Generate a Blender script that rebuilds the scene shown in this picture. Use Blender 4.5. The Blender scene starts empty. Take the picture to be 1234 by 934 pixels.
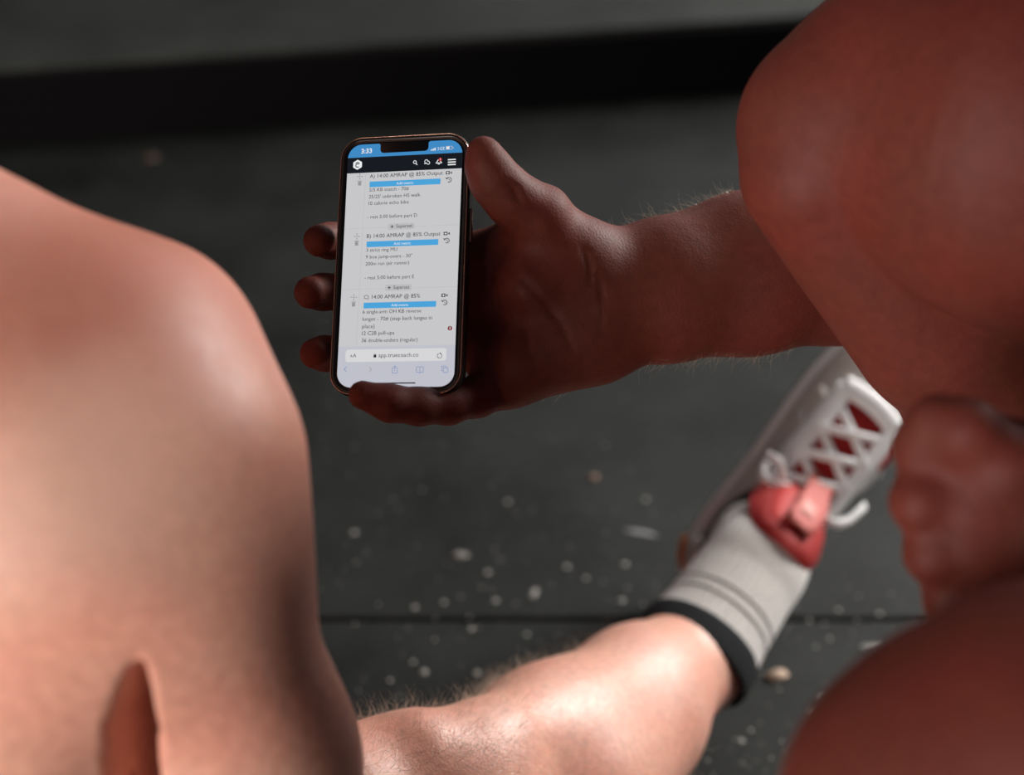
import bpy, bmesh, math, random
import numpy as np
from mathutils import Vector, Matrix

random.seed(7)
rng = np.random.default_rng(7)
scene = bpy.context.scene
col = scene.collection

# ------------------------------------------------------------------ camera
FPX = 1234 * 50.0 / 36.0
CAM_H = 0.95
PITCH = math.radians(35.0)
cp, sp = math.cos(PITCH), math.sin(PITCH)
CO = np.array((0.0, 0.0, CAM_H))
CF = np.array((0.0, cp, -sp))          # forward
CR = np.array((1.0, 0.0, 0.0))         # right
CU = np.array((0.0, sp, cp))           # up
cd = bpy.data.cameras.new('camera')
cam = bpy.data.objects.new('camera', cd)
col.objects.link(cam)
cam.location = CO
cam.rotation_euler = (math.pi / 2 - PITCH, 0, 0)
cd.lens = 50; cd.sensor_width = 36; cd.clip_start = 0.02
cd.dof.use_dof = True
cd.dof.focus_distance = 0.818
cd.dof.aperture_fstop = 3.1
scene.camera = cam

def at(px, py, d):
    """landmark: point seen at (px, py) standing d metres along the view axis"""
    return CO + d * (CF + CR * (px - 617) / FPX - CU * (py - 467) / FPX)
def camvec(r, u, t):
    """direction given as right / up / towards the camera -> world"""
    v = CR * r + CU * u - CF * t
    return v / np.linalg.norm(v)
def proj(p):
    q = np.asarray(p) - CO
    d = q @ CF
    return 617 + q @ CR / d * FPX, 467 - q @ CU / d * FPX, d

# ------------------------------------------------------------------ world, light, exposure
w = bpy.data.worlds.new('World'); scene.world = w; w.use_nodes = True
bg = w.node_tree.nodes['Background']
bg.inputs[0].default_value = (0.80, 0.90, 1.0, 1); bg.inputs[1].default_value = 0.055
def area(name, loc, target, size, power, colour):
    l = bpy.data.lights.new(name, 'AREA'); l.shape = 'RECTANGLE'
    l.size, l.size_y = size; l.energy = power; l.color = colour
    o = bpy.data.objects.new(name, l); col.objects.link(o)
    o.location = loc
    o.rotation_euler = (Vector(target) - Vector(loc)).to_track_quat('-Z', 'Y').to_euler()
    return o
area('window_light', (3.1, 3.0, 1.9), (0.12, 0.62, 0.12), (1.3, 1.3), 54, (1.0, 0.96, 0.92)).data.spread = math.radians(75)
area('rear_rim_light', (1.5, 5.3, 2.0), (0.1, 1.2, 0.2), (2.0, 1.2), 40, (0.96, 0.98, 1.0))  # added unseen back light for rims and the platform's shadow
area('fill_light', (-1.75, -1.8, 1.0), (-0.3, 0.45, 0.5), (1.3, 1.6), 110, (1.0, 0.93, 0.86))  # added fill to brighten the seated person's back, from no seen source
vs = scene.view_settings
scene.display_settings.display_device = 'sRGB'
vs.view_transform = 'Standard'; vs.look = 'None'; vs.exposure = 0.0; vs.gamma = 1.0
vs.use_curve_mapping = False

# ------------------------------------------------------------------ materials
def srgb(r, g, b):
    f = lambda c: ((c / 255 + 0.055) / 1.055) ** 2.4 if c > 10 else c / 255 / 12.92
    return (f(r), f(g), f(b), 1)
def new_mat(name):
    m = bpy.data.materials.new(name); m.use_nodes = True
    nt = m.node_tree
    return m, nt, nt.nodes['Principled BSDF']
def plain(name, c, rough=0.5, spec=0.5, metal=0.0, noise=0.0, nscale=200, bump=0.0, bscale=800, sheen=0.0):
    m, nt, b = new_mat(name)
    b.inputs['Base Color'].default_value = c
    b.inputs['Roughness'].default_value = rough
    b.inputs['Specular IOR Level'].default_value = spec
    b.inputs['Metallic'].default_value = metal
    if sheen:
        b.inputs['Sheen Weight'].default_value = sheen
    tc = nt.nodes.new('ShaderNodeTexCoord')
    if noise:
        n = nt.nodes.new('ShaderNodeTexNoise'); n.inputs['Scale'].default_value = nscale
        n.inputs['Detail'].default_value = 6
        nt.links.new(tc.outputs['Object'], n.inputs['Vector'])
        r = nt.nodes.new('ShaderNodeValToRGB')
        r.color_ramp.elements[0].position = 0.3; r.color_ramp.elements[1].position = 0.7
        r.color_ramp.elements[0].color = tuple(x * (1 - noise) for x in c[:3]) + (1,)
        r.color_ramp.elements[1].color = tuple(min(1, x * (1 + noise)) for x in c[:3]) + (1,)
        nt.links.new(n.outputs['Fac'], r.inputs['Fac']); nt.links.new(r.outputs['Color'], b.inputs['Base Color'])
    if bump:
        n2 = nt.nodes.new('ShaderNodeTexNoise'); n2.inputs['Scale'].default_value = bscale
        nt.links.new(tc.outputs['Object'], n2.inputs['Vector'])
        bp = nt.nodes.new('ShaderNodeBump'); bp.inputs['Strength'].default_value = bump
        bp.inputs['Distance'].default_value = 0.001
        nt.links.new(n2.outputs['Fac'], bp.inputs['Height']); nt.links.new(bp.outputs['Normal'], b.inputs['Normal'])
    return m
def emit(name, c, s=1.0):
    m, nt, b = new_mat(name)
    nt.nodes.remove(b)
    e = nt.nodes.new('ShaderNodeEmission'); e.inputs[0].default_value = c; e.inputs[1].default_value = s
    nt.links.new(e.outputs[0], nt.nodes['Material Output'].inputs[0])
    return m
def skin(name, base, red, rough, sss, blotches=(), coat=0.0, spec=.4):
    m, nt, b = new_mat(name)
    N, L = nt.nodes, nt.links
    tc = N.new('ShaderNodeTexCoord')
    def noise(scale, detail=4):
        n = N.new('ShaderNodeTexNoise'); n.inputs['Scale'].default_value = scale; n.inputs['Detail'].default_value = detail
        L.new(tc.outputs['Object'], n.inputs['Vector']); return n
    n1 = noise(14, 5)
    r = N.new('ShaderNodeValToRGB'); r.color_ramp.elements[0].position = .35; r.color_ramp.elements[1].position = .7
    r.color_ramp.elements[0].color = base; r.color_ramp.elements[1].color = red
    L.new(n1.outputs['Fac'], r.inputs['Fac'])
    last = r.outputs['Color']
    n2 = noise(160, 5)
    r2 = N.new('ShaderNodeValToRGB'); r2.color_ramp.elements[0].position = .3; r2.color_ramp.elements[1].position = .75
    r2.color_ramp.elements[0].color = (.86, .83, .82, 1); r2.color_ramp.elements[1].color = (1.08, 1.08, 1.08, 1)
    L.new(n2.outputs['Fac'], r2.inputs['Fac'])
    mx = N.new('ShaderNodeMix'); mx.data_type = 'RGBA'; mx.blend_type = 'MULTIPLY'; mx.inputs[0].default_value = 1
    L.new(last, mx.inputs[6]); L.new(r2.outputs['Color'], mx.inputs[7]); last = mx.outputs[2]
    for (p, rad, c, amt) in blotches:
        vm = N.new('ShaderNodeVectorMath'); vm.operation = 'DISTANCE'; vm.inputs[1].default_value = tuple(p)
        L.new(tc.outputs['Object'], vm.inputs[0])
        mr = N.new('ShaderNodeMapRange'); mr.interpolation_type = 'SMOOTHSTEP'
        mr.inputs['From Min'].default_value = rad * .2; mr.inputs['From Max'].default_value = rad
        mr.inputs['To Min'].default_value = amt; mr.inputs['To Max'].default_value = 0
        L.new(vm.outputs['Value'], mr.inputs['Value'])
        mm = N.new('ShaderNodeMix'); mm.data_type = 'RGBA'
        L.new(mr.outputs['Result'], mm.inputs[0]); L.new(last, mm.inputs[6]); mm.inputs[7].default_value = c
        last = mm.outputs[2]
    L.new(last, b.inputs['Base Color'])
    b.inputs['Subsurface Weight'].default_value = sss
    b.inputs['Subsurface Radius'].default_value = (1.0, .30, .15)
    b.inputs['Subsurface Scale'].default_value = .006
    b.inputs['Specular IOR Level'].default_value = spec
    if coat:                                   # sweat on the lower leg
        sz = N.new('ShaderNodeSeparateXYZ'); L.new(tc.outputs['Object'], sz.inputs[0])
        mz = N.new('ShaderNodeMapRange'); mz.inputs['From Min'].default_value = .28; mz.inputs['From Max'].default_value = .36
        mz.inputs['To Min'].default_value = coat; mz.inputs['To Max'].default_value = 0
        L.new(sz.outputs['Z'], mz.inputs['Value']); L.new(mz.outputs['Result'], b.inputs['Coat Weight'])
        b.inputs['Coat Roughness'].default_value = .33
        nc = noise(420, 3); bc = N.new('ShaderNodeBump'); bc.inputs['Strength'].default_value = .6; bc.inputs['Distance'].default_value = .0016
        L.new(nc.outputs['Fac'], bc.inputs['Height']); L.new(bc.outputs['Normal'], b.inputs['Coat Normal'])
    n3 = noise(55, 3)
    mrr = N.new('ShaderNodeMapRange'); mrr.inputs['To Min'].default_value = rough - .1; mrr.inputs['To Max'].default_value = rough + .12
    L.new(n3.outputs['Fac'], mrr.inputs['Value']); L.new(mrr.outputs['Result'], b.inputs['Roughness'])
    v = N.new('ShaderNodeTexVoronoi'); v.inputs['Scale'].default_value = 700
    L.new(tc.outputs['Object'], v.inputs['Vector'])
    bp = N.new('ShaderNodeBump'); bp.inputs['Strength'].default_value = .22; bp.inputs['Distance'].default_value = .0006
    L.new(v.outputs['Distance'], bp.inputs['Height'])
    n4 = noise(120, 4)
    bp2 = N.new('ShaderNodeBump'); bp2.inputs['Strength'].default_value = .16; bp2.inputs['Distance'].default_value = .0015
    L.new(n4.outputs['Fac'], bp2.inputs['Height']); L.new(bp.outputs['Normal'], bp2.inputs['Normal'])
    L.new(bp2.outputs['Normal'], b.inputs['Normal'])
    return m

# ------------------------------------------------------------------ object helpers
def mesh_obj(name, verts, faces, mat, parent=None, smooth=True):
    me = bpy.data.meshes.new(name)
    me.from_pydata([tuple(map(float, v)) for v in verts], [], faces)
    me.materials.append(mat)
    if smooth:
        me.shade_smooth()
    o = bpy.data.objects.new(name, me); col.objects.link(o)
    if parent is not None:
        o.parent = parent
    return o
def np_obj(name, V, Q, mat, parent=None):
    me = bpy.data.meshes.new(name)
    n = Q.shape[1]
    me.vertices.add(len(V)); me.vertices.foreach_set('co', V.astype(np.float32).ravel())
    me.loops.add(Q.size); me.loops.foreach_set('vertex_index', Q.astype(np.int32).ravel())
    me.polygons.add(len(Q))
    me.polygons.foreach_set('loop_start', np.arange(0, Q.size, n, dtype=np.int32))
    me.polygons.foreach_set('loop_total', np.full(len(Q), n, dtype=np.int32))
    me.update(calc_edges=True); me.validate()
    me.materials.append(mat); me.shade_smooth()
    o = bpy.data.objects.new(name, me); col.objects.link(o)
    if parent is not None:
        o.parent = parent
    return o
def bm_obj(name, bm, mat, parent=None, smooth=True):
    me = bpy.data.meshes.new(name); bm.to_mesh(me); bm.free()
    me.materials.append(mat)
    if smooth: me.shade_smooth()
    o = bpy.data.objects.new(name, me); col.objects.link(o)
    if parent is not None: o.parent = parent
    return o
def empty(name, loc):
    o = bpy.data.objects.new(name, None); o.empty_display_size = .05
    col.objects.link(o); o.location = tuple(map(float, loc)); return o
def tag(o, label=None, cat=None, group=None, kind=None):
    if label: o['label'] = label
    if cat: o['category'] = cat
    if group: o['group'] = group
    if kind: o['kind'] = kind
    return o
def unit(v):
    v = np.asarray(v, float); return v / np.linalg.norm(v)
def keep_world(o, parent):
    """parent a mesh given in world coordinates under an empty that is only translated"""
    o.parent = parent
    o.matrix_parent_inverse = Matrix.Translation(parent.location).inverted()
    return o
def loft(rings, close_ends=True):
    n = len(rings[0]); V = [p for r in rings for p in r]; F = []
    for i in range(len(rings) - 1):
        for j in range(n):
            F.append((i * n + j, i * n + (j + 1) % n, (i + 1) * n + (j + 1) % n, (i + 1) * n + j))
    if close_ends:
        F.append(tuple(reversed(range(n)))); F.append(tuple(range((len(rings) - 1) * n, len(rings) * n)))
    return V, F
def smooth_path(pts, n):
    """Catmull-Rom through rows of numbers"""
    P = np.array(pts, float); P = np.vstack([2 * P[0] - P[1], P, 2 * P[-1] - P[-2]])
    out = []; m = len(P) - 3
    for t in np.linspace(0, m, n):
        i = min(int(t), m - 1); u = t - i
        a, b, c, d = P[i], P[i + 1], P[i + 2], P[i + 3]
        out.append(.5 * (2 * b + (c - a) * u + (2 * a - 5 * b + 4 * c - d) * u * u + (3 * b - a - 3 * c + d) * u ** 3))
    return np.array(out)
def sweep(points, radii, seg=24, up=(0, 0, 1), flat=1.0, ribs=0, ribamp=0.0):
    """rings round a path; flat scales the ring along the second normal"""
    P = np.array(points, float); rings = []
    prev = None
    for i in range(len(P)):
        t = unit(P[min(i + 1, len(P) - 1)] - P[max(i - 1, 0)])
        a = np.asarray(up, float) if prev is None else prev
        a = unit(a - t * (a @ t)); prev = a
        b = np.cross(t, a)
        r = radii[i] if hasattr(radii, '__len__') else radii
        ring = []
        for k in range(seg):
            th = 2 * math.pi * k / seg
            rr = r * (1 + (ribamp * math.cos(ribs * th) if ribs else 0))
            ring.append(P[i] + a * math.cos(th) * rr * flat + b * math.sin(th) * rr)
        rings.append(ring)
    return rings

# ------------------------------------------------------------------ implicit bodies -> one continuous skin
def cone(a, b, ra, rb, n=None, s=1.0):
    return dict(t='c', a=np.array(a, float), b=np.array(b, float), ra=ra, rb=rb,
                n=None if n is None else unit(n), s=s)
def ell(c, r, axes=None):
    return dict(t='e', c=np.array(c, float), r=np.array(r, float), m=np.eye(3) if axes is None else np.array([unit(v) for v in axes]))
def chain(pts, n=None, s=1.0):
    return [cone(pts[i][0], pts[i + 1][0], pts[i][1], pts[i + 1][1], n, s) for i in range(len(pts) - 1)]
def prim_d(p, P):
    if p['t'] == 'c':
        pa = P - p['a']; ba = p['b'] - p['a']
        if p['n'] is not None:
            f = 1 / p['s'] - 1
            pa = pa + np.outer(pa @ p['n'], p['n']) * f
            ba = ba + p['n'] * (ba @ p['n']) * f
        h = np.clip(pa @ ba / max(ba @ ba, 1e-12), 0, 1)
        d = np.linalg.norm(pa - h[:, None] * ba, axis=1) - (p['ra'] + (p['rb'] - p['ra']) * h)
        return d * (p['s'] ** .5 if p['n'] is not None else 1)
    q = (P - p['c']) @ p['m'].T
    k0 = np.linalg.norm(q / p['r'], axis=1); k1 = np.linalg.norm(q / p['r'] ** 2, axis=1)
    return k0 * (k0 - 1) / np.maximum(k1, 1e-9)
def smin(a, b, k):
    h = np.maximum(k - np.abs(a - b), 0) / k
    return np.minimum(a, b) - h * h * k * .25
def eval_groups(groups, P, active=None):
    D = None
    for gi, g in enumerate(groups):
        d = None
        for pi, p in enumerate(g['p']):
            if active is not None and not active[gi][pi]: continue
            e = prim_d(p, P)
            d = e if d is None else smin(d, e, g['k'])
        if d is None: continue
        if g.get('cut'):
            if D is not None:
                h = np.maximum(g['ko'] - np.abs(D + d), 0) / g['ko']
                D = np.maximum(D, -d) + h * h * g['ko'] * .25
            continue
        D = d if D is None else smin(D, d, g['ko'])
    return D
def G(prims, k=.02, ko=.02, cut=False):
    return dict(p=prims, k=k, ko=ko, cut=cut)
def sdf_mesh(groups, h, offset=0.0, clip=None, nb=14):
    lo = np.full(3, 9.); hi = np.full(3, -9.)
    for g in groups:
        if g.get('cut'): continue
        for p in g['p']:
            if p['t'] == 'c':
                m = max(p['ra'], p['rb']) * max(1, p['s'])
                lo = np.minimum(lo, np.minimum(p['a'], p['b']) - m); hi = np.maximum(hi, np.maximum(p['a'], p['b']) + m)
            else:
                lo = np.minimum(lo, p['c'] - p['r'].max()); hi = np.maximum(hi, p['c'] + p['r'].max())
    lo -= .02 + offset; hi += .02 + offset
    B = nb * h
    nblk = np.ceil((hi - lo) / B).astype(int)
    gi = np.stack(np.meshgrid(*[np.arange(n) for n in nblk], indexing='ij'), -1).reshape(-1, 3)
    ctr = lo + (gi + .5) * B
    rad = B * .5 * 3 ** .5
    dc = eval_groups(groups, ctr) - offset
    act = np.abs(dc) < rad * 1.7 + .012
    gi, ctr = gi[act], ctr[act]
    pd = [[prim_d(p, ctr) for p in g['p']] for g in groups]
    best = np.min([np.min(x, axis=0) for g, x in zip(groups, pd) if not g.get('cut')], axis=0)
    S = (nblk + 2) * nb + 2
    key = lambda c: ((c[..., 0] + 1) * S[1] + (c[..., 1] + 1)) * S[2] + (c[..., 2] + 1)
    ar = np.arange(nb + 1)
    loc = np.stack(np.meshgrid(ar, ar, ar, indexing='ij'), -1).reshape(-1, 3)
    VK, VP, QK = [], [], []
    corners = np.array([(i, j, k) for i in (0, 1) for j in (0, 1) for k in (0, 1)])
    edges = [(a, b) for a in range(8) for b in range(a + 1, 8) if np.abs(corners[a] - corners[b]).sum() == 1]
    for bi in range(len(gi)):
        active = [[(True if g.get('cut') and pd[a][c][bi] < rad * 2 + .03 else (not g.get('cut') and pd[a][c][bi] < best[bi] + 3.0 * rad + .05))
                   for c in range(len(g['p']))] for a, g in enumerate(groups)]
        base = gi[bi] * nb
        P = lo + (base + loc) * h
        D = eval_groups(groups, P, active)
        if D is None: continue
        D = D - offset
        if clip is not None: D = np.maximum(D, clip(P))
        if D.min() > 0 or D.max() < 0: continue
        D = D.reshape(nb + 1, nb + 1, nb + 1)
        c8 = np.stack([D[i:nb + i, j:nb + j, k:nb + k] for i, j, k in corners], -1)
        ins = c8 < 0; sm = ins.sum(-1)
        cells = np.argwhere((sm > 0) & (sm < 8))
        if len(cells):
            v = c8[cells[:, 0], cells[:, 1], cells[:, 2]]
            acc = np.zeros((len(cells), 3)); cnt = np.zeros(len(cells))
            for a, b in edges:
                m = (v[:, a] < 0) != (v[:, b] < 0)
                t = v[m, a] / (v[m, a] - v[m, b])
                acc[m] += corners[a] + t[:, None] * (corners[b] - corners[a]); cnt[m] += 1
            VP.append(lo + (base + cells + acc / cnt[:, None]) * h); VK.append(key(base + cells))
        I = D < 0
        for ax in range(3):
            sl0 = [slice(0, nb)] * 3; sl1 = list(sl0); sl1[ax] = slice(1, nb + 1)
            A0, A1 = I[tuple(sl0)], I[tuple(sl1)]
            e = np.argwhere(A0 != A1)
            if not len(e): continue
            flip = A0[e[:, 0], e[:, 1], e[:, 2]]
            u, wv = [(1, 2), (2, 0), (0, 1)][ax]
            eu = np.eye(3, dtype=int)[u]; ew = np.eye(3, dtype=int)[wv]
            g0 = base + e
            q = np.stack([key(g0 - eu - ew), key(g0 - ew), key(g0), key(g0 - eu)], -1)
            q[~flip] = q[~flip][:, ::-1]
            QK.append(q)
    VK = np.concatenate(VK); VP = np.concatenate(VP); QK = np.concatenate(QK)
    o = np.argsort(VK); VK, VP = VK[o], VP[o]
    idx = np.clip(np.searchsorted(VK, QK), 0, len(VK) - 1)
    ok = (VK[idx] == QK).all(1)
    return VP, idx[ok]
def vnormals(V, Q):
    n = np.cross(V[Q[:, 2]] - V[Q[:, 0]], V[Q[:, 3]] - V[Q[:, 1]])
    N = np.zeros_like(V)
    for k in range(4): np.add.at(N, Q[:, k], n)
    return N / np.maximum(np.linalg.norm(N, axis=1), 1e-12)[:, None]
def hair_strands(roots, normals, along, length, radius, lean=.8, curl=.35, seg=4, jitter=.35):
    V, F = [], []
    for p, n, a in zip(roots, normals, along):
        L = length * random.uniform(.5, 1.25)
        d = unit(n * random.uniform(.35, 1.0) + a * lean + rng.normal(0, jitter, 3))
        bend = unit(rng.normal(0, 1, 3) - n * .6) * curl
        s = unit(np.cross(d, rng.normal(0, 1, 3))); t = np.cross(d, s)
        b0 = len(V); q = p - n * .0006
        for i in range(seg + 1):
            r = radius * (1 - .75 * i / seg)
            for k in range(3):
                th = 2.094 * k
                V.append(q + s * r * math.cos(th) + t * r * math.sin(th))
            d = unit(d + bend / seg); q = q + d * L / seg
        for i in range(seg):
            for k in range(3):
                F.append((b0 + i * 3 + k, b0 + i * 3 + (k + 1) % 3, b0 + i * 3 + 3 + (k + 1) % 3, b0 + i * 3 + 3 + k))
    return V, F

# ------------------------------------------------------------------ the setting: rubber floor and a raised platform
def rubber(name, c0, c1, fleck, rough, fleck_amt):
    m, nt, b = new_mat(name); N, L = nt.nodes, nt.links
    tc = N.new('ShaderNodeTexCoord')
    n = N.new('ShaderNodeTexNoise'); n.inputs['Scale'].default_value = 5; n.inputs['Detail'].default_value = 8; n.inputs['Roughness'].default_value = .65
    L.new(tc.outputs['Object'], n.inputs['Vector'])
    r = N.new('ShaderNodeValToRGB'); r.color_ramp.elements[0].position = .35; r.color_ramp.elements[1].position = .68
    r.color_ramp.elements[0].color = c0; r.color_ramp.elements[1].color = c1
    L.new(n.outputs['Fac'], r.inputs['Fac'])
    v = N.new('ShaderNodeTexVoronoi'); v.inputs['Scale'].default_value = 150
    L.new(tc.outputs['Object'], v.inputs['Vector'])
    lt = N.new('ShaderNodeMath'); lt.operation = 'GREATER_THAN'; lt.inputs[1].default_value = 1 - fleck_amt
    sx = N.new('ShaderNodeSeparateColor'); L.new(v.outputs['Color'], sx.inputs[0]); L.new(sx.outputs[0], lt.inputs[0])
    d = N.new('ShaderNodeMath'); d.operation = 'LESS_THAN'; d.inputs[1].default_value = .28
    L.new(v.outputs['Distance'], d.inputs[0])
    mu = N.new('ShaderNodeMath'); mu.operation = 'MULTIPLY'; L.new(lt.outputs[0], mu.inputs[0]); L.new(d.outputs[0], mu.inputs[1])
    mx = N.new('ShaderNodeMix'); mx.data_type = 'RGBA'; L.new(mu.outputs[0], mx.inputs[0]); L.new(r.outputs['Color'], mx.inputs[6])
    mx.inputs[7].default_value = fleck
    L.new(mx.outputs[2], b.inputs['Base Color'])
    b.inputs['Roughness'].default_value = rough
    b.inputs['Specular IOR Level'].default_value = .2
    n2 = N.new('ShaderNodeTexNoise'); n2.inputs['Scale'].default_value = 420; n2.inputs['Detail'].default_value = 5
    L.new(tc.outputs['Object'], n2.inputs['Vector'])
    bp = N.new('ShaderNodeBump'); bp.inputs['Strength'].default_value = .7; bp.inputs['Distance'].default_value = .002
    L.new(n2.outputs['Fac'], bp.inputs['Height']); L.new(bp.outputs['Normal'], b.inputs['Normal'])
    return m
M_FLOOR = rubber('floor_rubber', (.0075, .0084, .0079, 1), (.026, .0285, .0262, 1), (.07, .068, .062, 1), .62, .04)
M_SUB = plain('floor_base', (.006, .006, .006, 1), .9)
M_PLAT = rubber('platform_top', (.028, .031, .028, 1), (.048, .052, .046, 1), (.12, .12, .11, 1), .7, .03)
M_PLATSIDE = plain('platform_side', (.005, .0045, .005, 1), .9, .08)
def box_bm(x0, x1, y0, y1, z0, z1, bev=0.0, seg=2):
    bm = bmesh.new(); bmesh.ops.create_cube(bm, size=1)
    for v in bm.verts:
        v.co = (x0 + (v.co.x + .5) * (x1 - x0), y0 + (v.co.y + .5) * (y1 - y0), z0 + (v.co.z + .5) * (z1 - z0))
    if bev: bmesh.ops.bevel(bm, geom=bm.edges[:], offset=bev, segments=seg, affect='EDGES', profile=.6)
    return bm
floor = bm_obj('floor', box_bm(-4, 4, -3, 6, -.06, -.012), M_SUB, smooth=False); tag(floor, kind='structure')
SEAM_Y = at(600, 746, .95 / (sp + (746 - 467) / FPX * cp))[1]
yy = [SEAM_Y - 4, SEAM_Y - 3, SEAM_Y - 2, SEAM_Y - 1, SEAM_Y, SEAM_Y + 1.22, SEAM_Y + 2.44, SEAM_Y + 3.66]
for i in range(3, len(yy) - 2):
    for (x0, x1) in ((-3.0, -1.38), (-1.38, 1.46), (1.46, 3.0)):
        t = bm_obj('rubber_mat', box_bm(x0 + .0025, x1 - .0025, yy[i] + .0025, yy[i + 1] - .0025, -.0118, 0, .003), M_FLOOR, smooth=False)
        t.parent = floor
wall = bm_obj('wall_back', box_bm(-4, 4, 5.6, 5.75, -.06, 3.2), plain('wall_paint', (.12, .12, .12, 1), .9), smooth=False); tag(wall, kind='structure')
plat = bm_obj('platform', box_bm(-2.4, 2.6, 0, 2.6, 0, .115, .006), M_PLATSIDE, smooth=False)
plat.location = (0, 2.135, 0); plat.rotation_euler = (0, 0, math.radians(10))
tag(plat, 'low black platform with a grey-green rubber top behind the phone', kind='structure')
ptop = bm_obj('platform_mat', box_bm(-2.39, 2.59, .012, 2.59, .1152, .124, .003), M_PLAT, smooth=False); ptop.parent = plat

# ------------------------------------------------------------------ person with the phone (crouching, facing left)
M_SKIN_B = skin('tanned_skin', (.112, .026, .017, 1), (.135, .024, .016, 1), .60, .3, spec=.22)
VIEW = -CF
hand_t = VIEW
palm_k = .012
# right forearm and hand
FA = [(at(722, 364, .842), .0350), (at(800, 350, .852), .0400), (at(900, 330, .868), .0465), (at(1010, 308, .888), .052), (at(1120, 290, .905), .050), (at(1215, 285, .92), .041)]
forearm = chain(FA, VIEW, .72)
palm = [cone(at(715, 354, .840), at(605, 322, .843), .032, .020, VIEW, .60),
        cone(at(712, 372, .842), at(600, 365, .848), .033, .022, VIEW, .60),
        cone(at(708, 388, .842), at(600, 412, .846), .030, .022, VIEW, .62),
        cone(at(702, 398, .840), at(610, 446, .834), .028, .020, VIEW, .70),
        cone(at(700, 310, .832), at(640, 345, .824), .021, .022),            # thenar
        cone(at(690, 405, .832), at(625, 440, .824), .021, .019)]            # hypothenar
thumb = chain([(at(688, 318, .832), .0195), (at(648, 262, .817), .0178), (at(617, 239, .808), .0146), (at(595.5, 216, .803), .0130),
               (at(586, 196, .801), .0104), (at(582, 182.5, .8), .0082)])
thumb.append(cone(at(658, 256, .823), at(684, 294, .834), .0125, .0135))   # first metacarpal ridge
web = [cone(at(640, 285, .832), at(612, 300, .838), .014, .012, VIEW, .7)]
def finger(pts): return G(chain(pts), .006, .010)
index = finger([(at(600, 312, .841), .0125), (at(505, 292, .852), .0108), (at(430, 290, .852), .0100), (at(398, 290, .845), .0098), (at(385, 290, .833), .0096)])
middle = finger([(at(598, 357, .847), .0128), (at(490, 352, .856), .0110), (at(415, 352, .855), .0104), (at(388, 352, .846), .0100), (at(374, 352.5, .832), .0097)])
ring = finger([(at(598, 408, .845), .0122), (at(495, 424, .854), .0106), (at(420, 427, .852), .0100), (at(392, 426, .842), .0096), (at(380, 426, .829), .0092)])
pinky = finger([(at(622, 452, .836), .0135), (at(575, 478, .817), .0112), (at(540, 488, .803), .0104), (at(505, 490, .792), .0098),
                (at(470, 486, .785), .0096), (at(437, 476, .781), .0080)])
B_hand = [G(forearm + palm, .016, .02), G(thumb, .008, .014), G(web, .01, .016), index, middle, ring, pinky]
# legs
KR = at(1040, 165, .745); HR = np.array((.56, .55, .52)); AR = np.array((.425, .62, .24))
KL = at(1190, 992, .50); HL = np.array((.60, .36, .46)); AL = np.array((.40, .33, .15))
TMR = at(1225, 188, .705)
thigh_r = [cone(KR + np.array((.006, 0, 0)), TMR, .060, .076), cone(TMR, HR, .076, .098),
           cone(at(994, 150, .735), at(1092, 105, .735), .040, .055),                      # patella and quad tendon
           cone(at(1125, 95, .72), at(1230, 120, .69), .052, .068)]
sh_r = AR - KR
shank_r = [cone(at(990, 200, .735), KR + sh_r * .25, .039, .046), cone(KR + sh_r * .1, KR + sh_r * .45, .050, .050), cone(KR + sh_r * .45, AR, .050, .036),
           cone(at(990, 218, .735), at(1108, 420, .77), .029, .024)]                        # shin edge
foot_r = chain([(AR, .036), (np.array((.36, .63, .11)), .034), (np.array((.28, .65, .035)), .036), (np.array((.21, .665, .022)), .02)], (0, 0, 1), .9)
thigh_l = [cone(KL, KL * .5 + HL * .5, .066, .082), cone(KL * .5 + HL * .5, HL, .082, .098), cone(KL + np.array((-.006, 0, -.01)), KL + np.array((.03, .0, .03)), .060, .066)]
shank_l = [cone(KL + np.array((0, 0, -.02)), KL * .6 + AL * .4, .058, .056), cone(KL * .6 + AL * .4, AL, .056, .036)]
foot_l = chain([(AL, .036), (np.array((.35, .32, .06)), .036), (np.array((.27, .31, .032)), .034), (np.array((.20, .305, .022)), .02)], (0, 0, 1), .9)
# torso, head
ELB_R = FA[-1][0]
SHO_R = np.array((.56, .70, .76)); SHO_L = np.array((.58, .34, .80))
torso_b = [cone((.62, .46, .48), (.60, .49, .62), .135, .135, (1, 0, 0), .8), cone((.60, .49, .62), (.56, .52, .78), .14, .135, (1, 0, 0), .75),
           cone(SHO_R + np.array((0, -.02, .0)), (.56, .52, .82), .055, .07), cone(SHO_L + np.array((0, .03, .0)), (.56, .52, .82), .055, .07)]
neck_b = [cone((.55, .52, .84), (.50, .52, .93), .056, .055), ell((.47, .52, 1.0), (.098, .078, .115)), cone((.43, .52, .92), (.41, .52, .915), .045, .03),
          cone((.375, .52, .985), (.362, .52, .965), .010, .013), ell((.48, .598, .985), (.022, .01, .032)), ell((.48, .442, .985), (.022, .01, .032))]
arm_rb = chain([(SHO_R, .060), (SHO_R * .5 + ELB_R * .5, .052), (ELB_R, .043)])
ELB_L = np.array((.47, .27, .64))
FIST = at(1185, 615, .615)
arm_lb = chain([(SHO_L, .060), (SHO_L * .5 + ELB_L * .5, .052), (ELB_L, .043), (ELB_L * .45 + FIST * .55, .044), (at(1290, 640, .585), .034), (at(1225, 625, .605), .033)])
fist = [cone(at(1240, 590, .607), at(1170, 548, .606), .027, .021), cone(at(1240, 620, .606), at(1168, 605, .603), .027, .022), cone(at(1240, 650, .607), at(1178, 664, .606), .026, .021), cone(at(1240, 670, .610), at(1190, 714, .609), .024, .018)]
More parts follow.
